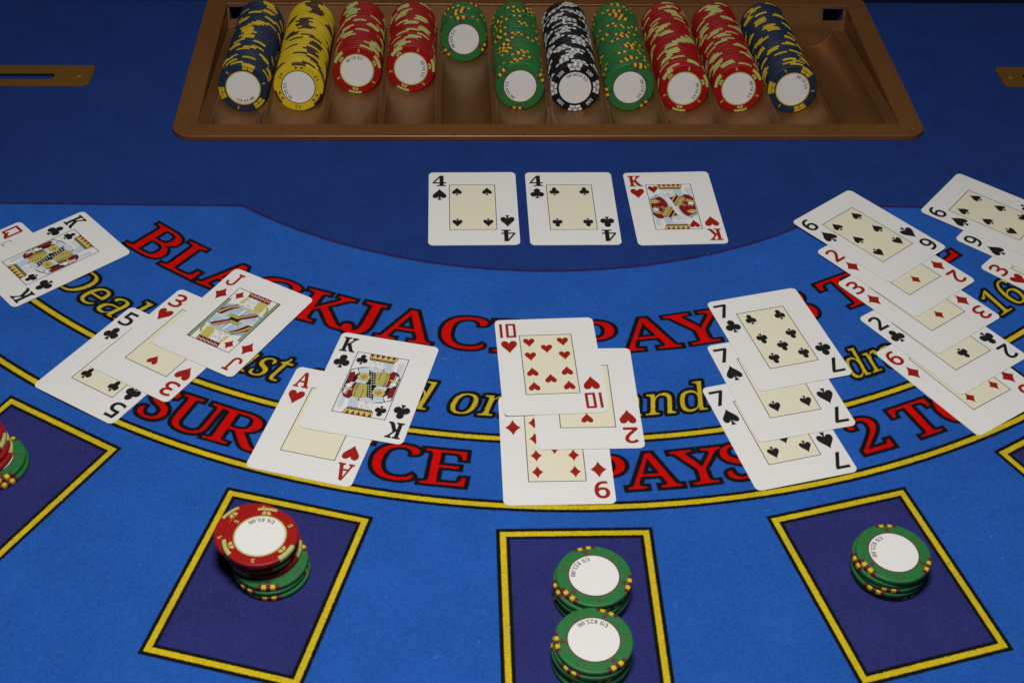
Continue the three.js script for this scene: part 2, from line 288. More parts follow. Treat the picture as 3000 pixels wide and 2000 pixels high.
// ---------------------------------------------------------------- brass slot plates let into the cloth
const brass = new THREE.MeshPhysicalMaterial({ color: new THREE.Color(0.26, 0.125, 0.02), roughness: 0.5, metalness: 0.45, bumpMap: bronzeGrain, bumpScale: 0.00004 });
function slotPlate(end, dir, label) {
  const o = put(new THREE.Group(), 'slot_plate', label, 'slot plate', 'brass slot plates either side of the tray');
  o.position.set(end * mm, 0, -77.6 * mm);
  const s = new THREE.Shape(), X = (v) => v * dir;
  s.moveTo(X(150), -15.4); s.lineTo(X(7), -15.4); s.quadraticCurveTo(X(1.6), -14.4, X(0.7), -11); s.lineTo(X(0), 11.5); s.quadraticCurveTo(X(0.2), 15.2, X(4), 15.4); s.lineTo(X(150), 15.4); s.closePath();
  const h = new THREE.Path(), c = X(dir < 0 ? 30 : 19), e = X(128);
  roundRect(h, Math.min(c, e), -6.2, Math.max(c, e), 4.2, 5.1); s.holes.push(h);
  const g = lay(new THREE.ExtrudeGeometry(s, { depth: 0.9, bevelEnabled: true, bevelThickness: 0.3, bevelSize: 0.3, bevelSegments: 2, curveSegments: 10 })); g.translate(0, 0.3, 0); g.scale(mm, mm, mm);
  part('plate', metreUV(g), brass, o);
  const head = [[0, 1.1], [1.6, 0.95], [2.9, 0.5], [3.3, 0]].map(([r, y]) => new THREE.Vector2(r * mm, y * mm));
  const sc = part('screw', new THREE.LatheGeometry(head.reverse(), 20), brass, o); sc.position.set(X(dir < 0 ? 11 : 9.5) * mm, 1.5 * mm, 0);
  const b = openBox(104 * mm, 40 * mm, 8.5 * mm, 'top'); b.translate(X(dir < 0 ? 76.3 : 67.2) * mm, -20.2 * mm, -0.6 * mm); part('slot_well', b, lining, o);
}
slotPlate(-373, -1, 'brass plate with long slot and round screw on felt beside the full tray end');
slotPlate(382.3, 1, 'cropped brass plate with screw, on felt beside the empty end of the chip tray');

// ---------------------------------------------------------------- playing cards
const CW = 64.97, CL = 88.9, CK = 8;                               // card size in mm, pixels per mm
const INK = { r: css(0.33, 0.013, 0.006), b: css(0.014, 0.014, 0.012) }, PAPER = css(0.80, 0.79, 0.772), CREAM = css(0.795, 0.755, 0.585);
function suit(c, s, x, y, w, h, flip) {                            // centred on x, y
  c.save(); c.translate(x, y); if (flip) c.rotate(Math.PI); c.scale(w, h); c.beginPath();
  if (s === 'd') { c.moveTo(0, -0.5); c.quadraticCurveTo(0.16, -0.16, 0.5, 0); c.quadraticCurveTo(0.16, 0.16, 0, 0.5); c.quadraticCurveTo(-0.16, 0.16, -0.5, 0); c.quadraticCurveTo(-0.16, -0.16, 0, -0.5); }
  if (s === 'h') { c.moveTo(0, 0.5); c.bezierCurveTo(-0.12, 0.2, -0.5, -0.02, -0.5, -0.26); c.bezierCurveTo(-0.5, -0.62, -0.06, -0.56, 0, -0.28); c.bezierCurveTo(0.06, -0.56, 0.5, -0.62, 0.5, -0.26); c.bezierCurveTo(0.5, -0.02, 0.12, 0.2, 0, 0.5); }
  if (s === 's') { c.moveTo(0, -0.5); c.bezierCurveTo(0.12, -0.24, 0.5, -0.06, 0.5, 0.16); c.bezierCurveTo(0.5, 0.4, 0.16, 0.4, 0.05, 0.2); c.quadraticCurveTo(0.06, 0.4, 0.17, 0.5); c.lineTo(-0.17, 0.5); c.quadraticCurveTo(-0.06, 0.4, -0.05, 0.2); c.bezierCurveTo(-0.16, 0.4, -0.5, 0.4, -0.5, 0.16); c.bezierCurveTo(-0.5, -0.06, -0.12, -0.24, 0, -0.5); }
  if (s === 'c') { c.moveTo(0.24, -0.27); c.arc(0, -0.27, 0.235, 0, 7); c.moveTo(0.5, 0.1); c.arc(0.262, 0.1, 0.238, 0, 7); c.moveTo(-0.02, 0.1); c.arc(-0.262, 0.1, 0.238, 0, 7);
    c.moveTo(-0.12, -0.16); c.lineTo(0.12, -0.16); c.lineTo(0.16, 0.12); c.lineTo(-0.16, 0.12); c.moveTo(0.035, 0.1); c.quadraticCurveTo(0.06, 0.4, 0.17, 0.5); c.lineTo(-0.17, 0.5); c.quadraticCurveTo(-0.06, 0.4, -0.035, 0.1); }
  c.fill(); c.restore();
}
function glyph(c, ch, x, y, w, h) {                                // fills the box w by h
  if (ch === '10') {
    c.fillRect(x, y, 1.75, h); c.lineWidth = 1.75; c.lineJoin = 'round'; c.strokeRect(x + 4.9, y + 0.9, w - 5.8, h - 1.8); return;
  }
  if (ch === 'J') {
    c.lineWidth = 1.8; c.lineCap = 'butt'; c.beginPath(); c.moveTo(x + w * 0.68, y + 0.8); c.lineTo(x + w * 0.68, y + h - 4); c.quadraticCurveTo(x + w * 0.66, y + h - 0.9, x + w * 0.4, y + h - 0.9); c.quadraticCurveTo(x + 1, y + h - 0.9, x + 1, y + h - 4.6); c.stroke(); c.fillRect(x + w * 0.42, y, w * 0.52, 1.7); return;
  }
  if (ch === 'Q') { c.lineWidth = 1.8; c.lineJoin = 'round'; c.strokeRect(x + 0.9, y + 0.9, w - 1.8, h - 3.4); c.beginPath(); c.moveTo(x + w * 0.4, y + h * 0.62); c.quadraticCurveTo(x + w * 0.6, y + h, x + w, y + h - 0.6); c.stroke(); return; }
  const serif = 'KA4'.includes(ch), font = serif ? 'bold 100px serif' : '100px sans-serif'; c.font = font;
  const m = c.measureText(ch), gw = m.actualBoundingBoxLeft + m.actualBoundingBoxRight, gh = m.actualBoundingBoxAscent + m.actualBoundingBoxDescent, e = serif ? 0.35 : 0.85;
  c.save(); c.translate(x + e / 2, y + e / 2); c.scale((w - e) / gw, (h - e) / gh); c.fillText(ch, m.actualBoundingBoxLeft, m.actualBoundingBoxAscent);
  if (e) { c.lineWidth = e / ((w / gw + h / gh) / 2); c.strokeText(ch, m.actualBoundingBoxLeft, m.actualBoundingBoxAscent); } c.restore();
}
const ART = { red: css(0.24, 0.012, 0.010), yellow: css(0.64, 0.53, 0.15), black: css(0.012, 0.012, 0.014), blue: css(0.33, 0.47, 0.63), pale: css(0.66, 0.70, 0.74), line: css(0.34, 0.44, 0.58), green: css(0.34, 0.37, 0.11), leaf: css(0.17, 0.26, 0.12), white: PAPER, skin: css(0.80, 0.78, 0.75) };
function court(c, rank, s) {                                       // a plain made-up figure, one half drawn twice
  const W = 33.7, H = 55;
  c.fillStyle = PAPER; c.fillRect(0, 0, W, H);
  const poly = (f, ...p) => { c.beginPath(); p.forEach(([x, y], i) => (i ? c.lineTo(x, y) : c.moveTo(x, y))); c.closePath(); c.fillStyle = f; c.fill(); };
  const line = (col, w, ...p) => { c.beginPath(); p.forEach(([x, y], i) => (i ? c.lineTo(x, y) : c.moveTo(x, y))); c.strokeStyle = col; c.lineWidth = w; c.stroke(); };
  const curve = (col, w, a, q, b) => { c.beginPath(); c.moveTo(...a); c.quadraticCurveTo(...q, ...b); c.strokeStyle = col; c.lineWidth = w; c.stroke(); };
  const face = (x, y) => {
    c.beginPath(); c.ellipse(x, y, 4.3, 5.3, 0, 0, 7); c.fillStyle = ART.skin; c.fill(); c.strokeStyle = ART.line; c.lineWidth = 0.28; c.stroke();
    for (const dx of [-2.0, 1.7]) { curve(ART.line, 0.35, [x + dx - 1, y - 1.5], [x + dx, y - 2.2], [x + dx + 1, y - 1.5]); c.beginPath(); c.ellipse(x + dx, y - 0.7, 0.8, 0.4, 0, 0, 7); c.stroke(); }
    line(ART.line, 0.3, [x - 0.3, y - 0.6], [x - 0.7, y + 1.4], [x + 0.3, y + 1.5]); curve(ART.red, 0.4, [x - 1.3, y + 2.8], [x, y + 3.2], [x + 1.3, y + 2.7]);
  };
  for (let half = 0; half < 2; half++) {
    c.save(); if (half) { c.translate(W, H); c.rotate(Math.PI); }
    c.beginPath(); c.rect(0, 0, W, H / 2 + 0.05); c.clip();
    if (rank === 'K') {
      // sword beside the shoulder
      c.beginPath(); c.moveTo(29.4, 24); c.lineTo(29.1, 6); c.quadraticCurveTo(30.6, 2.6, 32, 6); c.lineTo(32, 24); c.closePath(); c.fillStyle = ART.pale; c.fill(); c.strokeStyle = ART.line; c.lineWidth = 0.3; c.stroke(); curve(ART.line, 0.3, [30.6, 5.5], [29.9, 14], [30.8, 23]);
      // robe
      poly(ART.black, [0.6, 27.6], [0.6, 16.8], [6, 13.4], [12.5, 12.0], [25.5, 12.2], [30.5, 13.8], [33.1, 17.5], [33.1, 27.6]);
      if (s === 'h') {
        poly(ART.red, [1.2, 27.6], [1.2, 17.6], [6.4, 14.2], [13, 12.8], [25, 13], [30, 14.6], [32.5, 18], [32.5, 27.6]);
        for (let i = 0; i < 4; i++) line(i % 2 ? ART.black : ART.yellow, 0.9, [13 + i * 1.7, 27.6], [20.5 + i * 1.7, 13.6]);
        poly(ART.green, [17.6, 27.6], [24, 15.6], [27, 16.6], [21.6, 27.6]); for (let i = 0; i < 6; i++) line(ART.yellow, 0.4, [18.2 + i * 0.95, 26.6 - i * 1.9], [21.4 + i * 0.9, 26.8 - i * 1.9]);
        poly(ART.blue, [0.6, 16.4], [6.8, 13.6], [8.2, 15], [0.6, 19.2]); poly(ART.yellow, [0.6, 20.2], [4.4, 18.4], [8.6, 21.4], [4.4, 23.4], [0.6, 22.8]); line(ART.black, 0.35, [0.6, 21.4], [8.4, 21.4]);
        c.beginPath(); c.moveTo(5.2, 12.8); c.quadraticCurveTo(12.4, 16, 13.4, 27.8); c.lineTo(18, 27.8); c.quadraticCurveTo(17, 16.6, 10.8, 11.6); c.closePath(); c.fillStyle = PAPER; c.fill(); c.strokeStyle = ART.line; c.lineWidth = 0.45; c.stroke();
        for (let i = 0; i < 5; i++) { c.beginPath(); c.arc(10.8 + i * 1.0, 15 + i * 2.6, 0.9, 0.5, 5.4); c.stroke(); }
        c.beginPath(); c.arc(27.8, 23.5, 4.6, 0, 7); c.fillStyle = ART.red; c.fill(); c.strokeStyle = ART.yellow; c.lineWidth = 0.7; c.stroke(); for (let i = 0; i < 9; i++) { const q = i * 0.7; line(PAPER, 0.4, [27.8 + 2.6 * Math.cos(q), 23.5 + 2.6 * Math.sin(q)], [27.8 + 4 * Math.cos(q), 23.5 + 4 * Math.sin(q)]); }
      } else {
        poly(ART.red, [1.1, 27.6], [1.1, 20.4], [3.4, 18.6], [4.8, 22], [4, 27.6]); poly(ART.white, [1.1, 19.6], [1.1, 17.4], [4.2, 15], [6.4, 18.4], [4.6, 21], [3.4, 18]); poly(ART.pale, [4.8, 14.6], [12, 12.6], [15.6, 20], [13, 27.6], [6, 27.6], [7.6, 20.4]);
        for (let i = 0; i < 5; i++) curve(ART.line, 0.3, [6.4 + i * 1.5, 27.4], [8.4 + i * 1.2, 19], [6.6 + i * 1.1, 15.6]);
        poly(ART.black, [11.4, 12.8], [15, 12.6], [19.6, 27.6], [15, 27.6]);
        for (let i = 0; i < 7; i++) for (let k = 0; k < 2; k++) { c.beginPath(); c.arc(12.9 + i * 0.66 + k * 1.5, 14 + i * 2.1, 0.48, 0, 7); c.fillStyle = PAPER; c.fill(); }
        poly(ART.green, [19.4, 27.6], [15.6, 13.2], [23.4, 13.4], [25.4, 20], [24.4, 27.6]);
        for (let i = 0; i < 6; i++) line(ART.yellow, 0.5, [16.6 + i * 0.5, 14.8 + i * 2.1], [20.4, 16.6 + i * 2.1], [24, 14.6 + i * 2.1]);
        c.fillStyle = ART.yellow; c.fillRect(19.1, 14.6, 2.2, 8.6); for (let i = 0; i < 4; i++) { c.fillStyle = ART.red; c.fillRect(19.6, 15.2 + i * 2, 1.2, 1.2); }
        poly(ART.red, [24.6, 27.6], [25.6, 20], [23.8, 12.9], [30, 14.4], [32.6, 18], [31, 27.6]);
        curve(ART.yellow, 0.7, [24.4, 14], [26.8, 20], [25.4, 27.6]); curve(ART.pale, 1.9, [31.4, 16.6], [31.2, 23], [28.6, 27.6]); curve(ART.blue, 0.6, [29.8, 15.6], [30, 22], [27.6, 27.6]);
        for (let i = 0; i < 5; i++) { c.beginPath(); c.arc(27.7 + Math.sin(i) * 0.3, 16.2 + i * 2.4, 0.5, 0, 7); c.fillStyle = ART.black; c.fill(); }
        c.beginPath(); c.ellipse(10.4, 21.6, 3.9, 3.1, 0, 0, 7); c.fillStyle = ART.yellow; c.fill(); c.strokeStyle = ART.green; c.lineWidth = 0.6; c.stroke(); for (const [dx, dy] of [[0, 0], [-1.9, 0], [1.9, 0], [0, -1.6], [0, 1.6], [-1, -0.8], [1, 0.8], [1, -0.8], [-1, 0.8]]) { c.beginPath(); c.arc(10.4 + dx, 21.6 + dy, 0.45, 0, 7); c.fillStyle = ART.red; c.fill(); }
      }
      // hand and hilt
      poly(ART.yellow, [27.2, 20.2], [33, 20.8], [33, 22], [27.2, 21.6]); c.beginPath(); c.ellipse(30.2, 24.0, 2.0, 1.9, 0, 0, 7); c.fillStyle = PAPER; c.fill(); c.strokeStyle = ART.line; c.lineWidth = 0.35; c.stroke();
      // hair, beard, face
      poly(ART.pale, [9.6, 5], [25.6, 5], [27.2, 12.4], [25.4, 15], [21.6, 14.2], [20, 9]);
      for (let i = 0; i < 8; i++) curve(ART.line, 0.26, [19.6 + i * 0.75, 5.4], [21.6 + i * 0.5, 10], [20.6 + i * 0.78, 14.4]);
      face(15.3, 8.8);
      poly(ART.pale, [10.8, 11], [13, 12.2], [18, 12.2], [20.4, 10.2], [20, 14.8], [16, 16.4], [11.6, 14.6]);
      for (let i = 0; i < 7; i++) curve(ART.line, 0.26, [11.6 + i * 1.3, 12.4], [12.2 + i * 1.1, 14], [13 + i * 0.9, 15.9]);
      // crown
      poly(ART.black, [9.0, 4.2], [25.8, 4.2], [25.4, 5.9], [9.8, 5.9]); for (let i = 0; i < 12; i++) { c.beginPath(); c.arc(10.4 + i * 1.28, 5.05, 0.38, 0, 7); c.fillStyle = ART.yellow; c.fill(); }
      poly(ART.yellow, [7.8, 0], [27.2, 0], [25.9, 4.2], [9.1, 4.2]);
      for (let i = 0; i < 5; i++) poly(ART.red, [8.6 + i * 3.6, 0], [11.4 + i * 3.6, 0], [10.1 + i * 3.5, 3.5]);
      line(ART.black, 0.35, [7.8, 0], [9.1, 4.2], [25.9, 4.2], [27.2, 0]);
    } else {
      poly(ART.leaf, [0, 8], [2.6, 8], [2.6, 27.6], [0, 27.6]); poly(ART.leaf, [31.1, 0], [33.7, 0], [33.7, 27.6], [31.1, 27.6]);
      for (let i = 0; i < 13; i++) { c.fillStyle = ART.white; c.fillRect(1.0, 9 + i * 1.5, 0.6, 0.6); c.fillRect(32.1, 2 + i * 2, 0.6, 0.6); }
      poly(ART.blue, [2.6, 27.6], [2.6, 17], [10, 13.6], [26, 14.0], [31, 17], [31, 27.6]); for (let i = 0; i < 9; i++) line(ART.white, 0.45, [4 + i * 3, 27.6], [8 + i * 2.6, 14.4]);
      poly(ART.red, [2.6, 22], [9, 14.6], [12, 14.8], [5.6, 27.6], [2.6, 27.6]); curve(ART.yellow, 1.2, [3.2, 26.5], [6, 18.6], [11.6, 15]); curve(ART.black, 0.8, [4.4, 27.6], [8, 19], [13, 15.6]);
      poly(ART.white, [8, 27.6], [13.2, 15.2], [18, 15.4], [16, 27.6]); for (let i = 0; i < 7; i++) line(ART.blue, 0.5, [8.8 + i * 0.9, 27.6], [13.4 + i * 0.55, 15.6]);
      poly(ART.red, [13.4, 27.6], [25.4, 15.6], [28.4, 17], [19, 27.6]); line(ART.yellow, 1.0, [15.6, 27.6], [26.6, 16]); line(ART.black, 0.6, [18.4, 27.6], [28.6, 17.4]);
      poly(ART.green, [9.6, 27.6], [11.2, 23.6], [17.4, 23.2], [18.6, 27.6]); for (let i = 0; i < 5; i++) line(ART.yellow, 0.5, [10 + i * 1.7, 27.4], [10.9 + i * 1.7, 25.4], [11.8 + i * 1.7, 27.4]);
      poly(ART.white, [20.6, 27.6], [28.6, 18.4], [31, 20], [31, 27.6]); for (let i = 0; i < 6; i++) line(ART.blue, 0.55, [21.8 + i * 1.6, 27.6], [28 + i * 0.7, 19.6]);
      poly(ART.black, [13.2, 26.2], [20.4, 26.2], [20.4, 27.6], [13.2, 27.6]);
      poly(ART.yellow, [19.8, 3.8], [27.2, 3.8], [28, 13.6], [24, 15], [20.6, 12]); for (let i = 0; i < 5; i++) curve(ART.green, 0.35, [21.2 + i * 1.2, 4.4], [21.8 + i * 1.1, 9], [22 + i * 1.2, 13.6]);
      poly(ART.yellow, [10.4, 4], [12.2, 4], [11.6, 11.6], [9.6, 13.2], [9.2, 11]); face(16.0, 9.0); curve(ART.yellow, 1.2, [10.6, 14.4], [17, 17.4], [25.4, 13.8]);
      curve(ART.green, 1.4, [28.2, 7], [31.6, 10.5], [30.2, 14.5]);
      poly(ART.red, [9.4, 0], [26.6, 0], [27.4, 4], [10.2, 4]); line(ART.black, 0.5, [10.2, 4.1], [27.4, 4.1]);
      for (let i = 0; i < 5; i++) { c.beginPath(); c.arc(12 + i * 3.2, 0.8, 1.2, 0, Math.PI); c.strokeStyle = PAPER; c.lineWidth = 0.55; c.stroke(); c.beginPath(); c.arc(13.6 + i * 3.2, 2.9, 0.35, 0, 7); c.fillStyle = PAPER; c.fill(); }
    }
    c.fillStyle = 'hd'.includes(s) ? INK.r : INK.b; c.restore(); c.save(); if (half) { c.translate(W, H); c.rotate(Math.PI); }
    c.fillStyle = PAPER; c.fillRect(0.3, 0.3, 8.3, 11.4); c.fillStyle = 'hd'.includes(s) ? INK.r : INK.b; suit(c, s, 4.8, 6.4, 7.2, 9); c.restore();
  }
}
const PIPS = {
  2: [[32.1, 24, 0], [32.1, 62.8, 1]], 3: [[32.1, 24, 0], [32.1, 43.4, 0], [32.1, 62.8, 1]], 4: [[20.9, 24.3, 0], [43.1, 24.3, 0], [20.9, 62.7, 1], [43.1, 62.7, 1]],
  5: [[20.9, 24, 0], [43.1, 24, 0], [32, 43.4, 0], [20.9, 62.8, 0], [43.1, 62.8, 0]],
  6: [[21.6, 24.3, 0], [43.1, 24.3, 0], [21.6, 43.4, 0], [43.1, 43.4, 0], [21.6, 62.4, 1], [43.1, 62.4, 1]],
  7: [[22.2, 23.5, 0], [43, 23.5, 0], [22.2, 43, 1], [43, 43, 1], [32.6, 52.7, 1], [22.2, 62.5, 1], [43, 62.5, 1]],
  9: [[20.9, 23.2, 0], [43.1, 23.2, 0], [20.9, 36.4, 0], [43.1, 36.4, 0], [32, 44.6, 0], [20.9, 50.3, 1], [43.1, 50.3, 1], [20.9, 63.5, 1], [43.1, 63.5, 1]],
  10: [[21, 23.2, 0], [43, 23.2, 0], [32, 29.6, 0], [21, 36.4, 0], [43, 36.4, 0], [21, 50.3, 1], [43, 50.3, 1], [32, 56.8, 1], [21, 63.5, 1], [43, 63.5, 1]], A: [],
};
PIPS.A = [[32.1, 30, 0]];
function cardFace(rank, s, high) {                                  // high: odd pip of a seven above the middle row
  const cv = canvas(Math.round(CW * CK), Math.round(CL * CK)), c = cv.getContext('2d'), ink = 'hd'.includes(s) ? INK.r : INK.b;
  c.scale(CK, CK); c.fillStyle = PAPER; c.fillRect(0, 0, 70, 95);
  const bx = 15.3, by = 16, bw = 33.7, bh = 55;
  c.fillStyle = CREAM; c.fillRect(bx, by, bw, bh);
  if ('KJQ'.includes(rank)) { c.save(); c.translate(bx, by); c.beginPath(); c.rect(0, 0, bw, bh); c.clip(); court(c, rank, s); c.restore(); }
  else { c.fillStyle = ink; for (const [x, y, f] of PIPS[rank]) suit(c, s, x, high && y === 52.7 ? 33.4 : y, rank === 'A' ? 12 : s === 'd' ? 7.0 : 7.3, rank === 'A' ? 14 : s === 'h' ? 7.9 : 9.6, f); }
  c.strokeStyle = INK.b; c.lineWidth = 0.42; c.strokeRect(bx, by, bw, bh);
  for (let k = 0; k < 2; k++) {
    c.save(); if (k) { c.translate(CW, CL); c.rotate(Math.PI); }
    c.fillStyle = c.strokeStyle = ink; glyph(c, rank, 2.8, 4.0, rank === '10' ? 10.6 : rank === '4' || 'KA'.includes(rank) ? 10.2 : 9.2, 13.6);
    suit(c, s, 8.0, s === 's' ? 27.9 : 26.8, s === 'd' ? 9.6 : 10.2, s === 's' ? 13.8 : s === 'h' ? 11.8 : s === 'd' ? 13 : 12.2, 0); c.restore();
  }
  return tex(cv);
}
const cardGeo = (() => {
  const g = lay(new THREE.ExtrudeGeometry(roundRect(new THREE.Shape(), -CW / 2, -CL / 2, CW / 2, CL / 2, 3.7), { depth: 0.3, bevelEnabled: false, curveSegments: 8 }));
  const p = g.attributes.position, uv = g.attributes.uv; for (let i = 0; i < p.count; i++) uv.setXY(i, p.getX(i) / CW + 0.5, 0.5 - p.getZ(i) / CL);
  g.scale(mm, mm, mm); return g;
})();
const cardEdge = new THREE.MeshStandardMaterial({ color: new THREE.Color(0.62, 0.6, 0.58), roughness: 0.8 });
const linen = mono(256, (x, y) => 0.5 + 0.25 * Math.sin(x * Math.PI / 4) * Math.sin(y * Math.PI / 4) + 0.25 * (hash(x, y) - 0.5)); linen.repeat.set(9, 12);
const faces = new Map();
function card(rank, s, x, z, deg, level, label, group, high = false) {
  const key = rank + s + high;
  if (!faces.has(key)) faces.set(key, new THREE.MeshPhysicalMaterial({ map: cardFace(rank, s, high), roughness: 0.5, bumpMap: linen, bumpScale: 0.000012, specularIntensity: 0.6 }));
  const m = put(new THREE.Mesh(cardGeo, [faces.get(key), cardEdge]), 'playing_card', label, 'playing card', group);
  m.position.set(x * mm, (0.06 + level * 0.5) * mm, z * mm); m.rotation.y = -deg * D2R; return m;
}
const DEALT = 'dealer cards in a row below the tray';
card('4', 's', -63.6, 104.3, -0.31, 0, 'four of spades lying face up in the row below the chip tray', DEALT);
card('4', 'c', 8.5, 104.5, -0.14, 0, 'four of clubs lying between the four of spades and the king of hearts', DEALT);
card('K', 'h', 83.7, 104.4, -1.72, 0, 'king of hearts court card beside the four of clubs', DEALT);
card('Q', 'd', -397.6, 173, 48.6, 0, 'cropped red queen card partly under a king of clubs', 'hand of two court cards');
card('K', 'c', -355.7, 161.3, 48.86, 1, 'king of clubs court card overlapping the red queen', 'hand of two court cards');
card('5', 'c', -287.7, 268.2, 32.42, 0, 'five of clubs, lowest card under the three of hearts and the jack', 'hand with the jack');
card('3', 'h', -257.7, 250.5, 32.2, 1, 'three of hearts between the five of clubs and the jack of diamonds', 'hand with the jack');
card('J', 'd', -221.9, 229.2, 31.15, 2, 'jack of diamonds court card on top of the three of hearts', 'hand with the jack');
card('A', 'h', -157.4, 324.1, 15.66, 0, 'ace of hearts partly under a king of clubs', 'hand with the ace');
card('K', 'c', -129.7, 291.6, 14.21, 1, 'king of clubs court card lying on the ace of hearts', 'hand with the ace');
card('9', 'd', -18.0, 345.9, -0.43, 0, 'nine of diamonds, lowest card under the two and ten of hearts', 'hand with the ten');
card('2', 'h', 3.3, 302.8, -0.37, 1, 'two of hearts between the nine of diamonds and the ten of hearts', 'hand with the ten');
card('10', 'h', -17.2, 273.8, -2.25, 2, 'ten of hearts on top of the two of hearts', 'hand with the ten');
card('7', 's', 118.7, 331.3, -13.4, 0, 'seven of spades at the bottom of the fan of three sevens', 'hand of three sevens');
card('7', 's', 126.8, 293.0, -12.57, 1, 'seven of spades in the middle of three sevens, under the seven of clubs', 'hand of three sevens', true);
card('7', 'c', 133.7, 249.3, -13.87, 2, 'seven of clubs on top of two sevens of spades', 'hand of three sevens');
card('6', 'd', 245.2, 284.9, -31.5, 0, 'six of diamonds, lowest card in the fan of five', 'fan of five cards');
card('2', 'c', 242.9, 249.5, -33.3, 1, 'two of clubs in the fan of five, on the six of diamonds', 'fan of five cards');
card('3', 'd', 236.5, 212.1, -34.8, 2, 'three of diamonds in the fan of five, between the two black and red twos', 'fan of five cards');
card('2', 'd', 229.7, 175.9, -36.6, 3, 'two of diamonds in the fan of five, under the six of spades', 'fan of five cards');
card('6', 's', 219.1, 140.6, -38.06, 4, 'six of spades on top of the fan of five cards', 'fan of five cards');
card('3', 'h', 343.9, 185.9, -44, 0, 'cropped three of hearts under the nine of spades', 'cropped hand of three cards');
card('9', 's', 335.6, 150.6, -47.6, 1, 'cropped nine of spades between the three of hearts and a six of spades', 'cropped hand of three cards');
card('6', 's', 318.7, 116.4, -48.88, 2, 'six of spades lying on the nine of spades', 'cropped hand of three cards');

// ---------------------------------------------------------------- chips
const CHIP = {
  navy: { base: [0.0125, 0.026, 0.062], mark: [0.62, 0.43, 0.012], spots: 3, value: '1', text: 'US $1.00' },
  yellow: { base: [0.66, 0.47, 0.012], mark: [0.060, 0.026, 0.012], spots: 3, value: '2.5', text: 'US $2.50' },
  red: { base: [0.33, 0.0035, 0.003], mark: [0.46, 0.51, 0.155], spots: 3, value: '5', text: 'US $5.00' },
  green: { base: [0.020, 0.165, 0.040], mark: [0.125, 0.016, 0.026], spots: 3, value: '25', text: 'US $25.00' },
  black: { base: [0.006, 0.006, 0.007], mark: [0.74, 0.73, 0.72], spots: 4, value: '100', text: 'US $100.00' },
};
const IVORY = [0.80, 0.79, 0.775];
function chipFace(kind) {
  const S = 1024, cv = canvas(S, S), c = cv.getContext('2d'), { base, mark, spots, value } = CHIP[kind], R = S / 2;
  c.fillStyle = css(...base); c.fillRect(0, 0, S, S); c.translate(R, R);
  const sector = (r0, r1, a0, a1, f) => { c.beginPath(); c.arc(0, 0, r1 * R, (a0 - 90) * D2R, (a1 - 90) * D2R); c.arc(0, 0, r0 * R, (a1 - 90) * D2R, (a0 - 90) * D2R, true); c.closePath(); c.fillStyle = f; c.fill(); };
  const mk = css(...mark), bs = css(...base), step = 360 / spots;
  for (let k = 0; k < spots; k++) {
    const a = k * step;
    if (kind === 'navy') { sector(0.885, 1.1, a - 15.5, a + 15.5, mk); sector(0.755, 0.865, a - 15, a - 1.2, mk); sector(0.755, 0.865, a + 1.2, a + 15, mk); }
    if (kind === 'yellow') { sector(0.90, 1.1, a - 17, a + 17, mk); for (const d of [-8.5, 8.5]) { c.save(); c.rotate((a + d) * D2R); c.beginPath(); c.ellipse(0, -0.80 * R, 0.062 * R, 0.05 * R, 0, 0, 7); c.fillStyle = mk; c.fill(); c.fillStyle = bs; c.fillRect(-0.08 * R, -0.806 * R, 0.16 * R, 0.014 * R); c.restore(); } }
    if (kind === 'red') { sector(0.885, 1.1, a - 16.5, a + 16.5, mk); c.save(); c.rotate(a * D2R); c.beginPath(); c.moveTo(-0.125 * R, -0.735 * R); c.bezierCurveTo(-0.12 * R, -0.90 * R, 0.12 * R, -0.90 * R, 0.125 * R, -0.735 * R); c.closePath(); c.fillStyle = mk; c.fill(); c.fillStyle = bs; c.fillRect(-0.014 * R, -0.9 * R, 0.028 * R, 0.2 * R); c.restore(); }
    if (kind === 'green') { for (let i = 0; i < 5; i++) sector(0.885, 1.1, a - 18 + i * 7.2, a - 10.8 + i * 7.2, i % 2 ? css(0.68, 0.50, 0.010) : mk); sector(0.73, 0.845, a - 5, a + 5, mk); sector(0.78, 0.795, a - 5, a + 5, bs); }
    if (kind === 'black') { for (let i = 0; i < 5; i++) sector(0.875, 1.1, a - 17.5 + i * 7, a - 10.5 + i * 7, i % 2 ? css(0.34, 0.335, 0.33) : mk); sector(0.745, 0.85, a - 15.5, a - 1.2, mk); sector(0.745, 0.85, a + 1.2, a + 15.5, mk); }
    c.save(); c.rotate((a + step / 2) * D2R); c.fillStyle = mk; c.textAlign = 'center';
    if (kind === 'black') { c.font = `bold ${0.2 * R}px serif`; c.fillText(value, 0, -0.76 * R); }
    else { c.font = `${kind === 'green' ? '' : 'bold '}${(kind === 'navy' ? 0.2 : 0.185) * R}px sans-serif`; if (kind === 'green') [...value].forEach((ch, i) => c.fillText(ch, (i ? 0.085 : -0.085) * R, -0.765 * R)); else c.fillText(value, 0, -0.765 * R); }
    c.restore();
  }
  if (kind !== 'black') { c.beginPath(); c.arc(0, 0, (kind === 'green' || kind === 'yellow' ? 0.69 : 0.70) * R, 0, 7); c.fillStyle = mk; c.fill(); }
  c.beginPath(); c.arc(0, 0, 0.655 * R, 0, 7); c.fillStyle = css(...IVORY); c.fill();
  // mould grain and handling marks
  c.setTransform(1, 0, 0, 1, 0, 0); const im = c.getImageData(0, 0, S, S), d = im.data;
  for (let y = 0; y < S; y++) for (let x = 0; x < S; x++) { const j = (y * S + x) * 4, t = 1 + (hash(x, y) - 0.5) * 0.05 + (vnoise(x * 0.02, y * 0.02 + 50) - 0.5) * 0.07; d[j] *= t; d[j + 1] *= t; d[j + 2] *= t; }
  c.putImageData(im, 0, 0); return tex(cv);
}
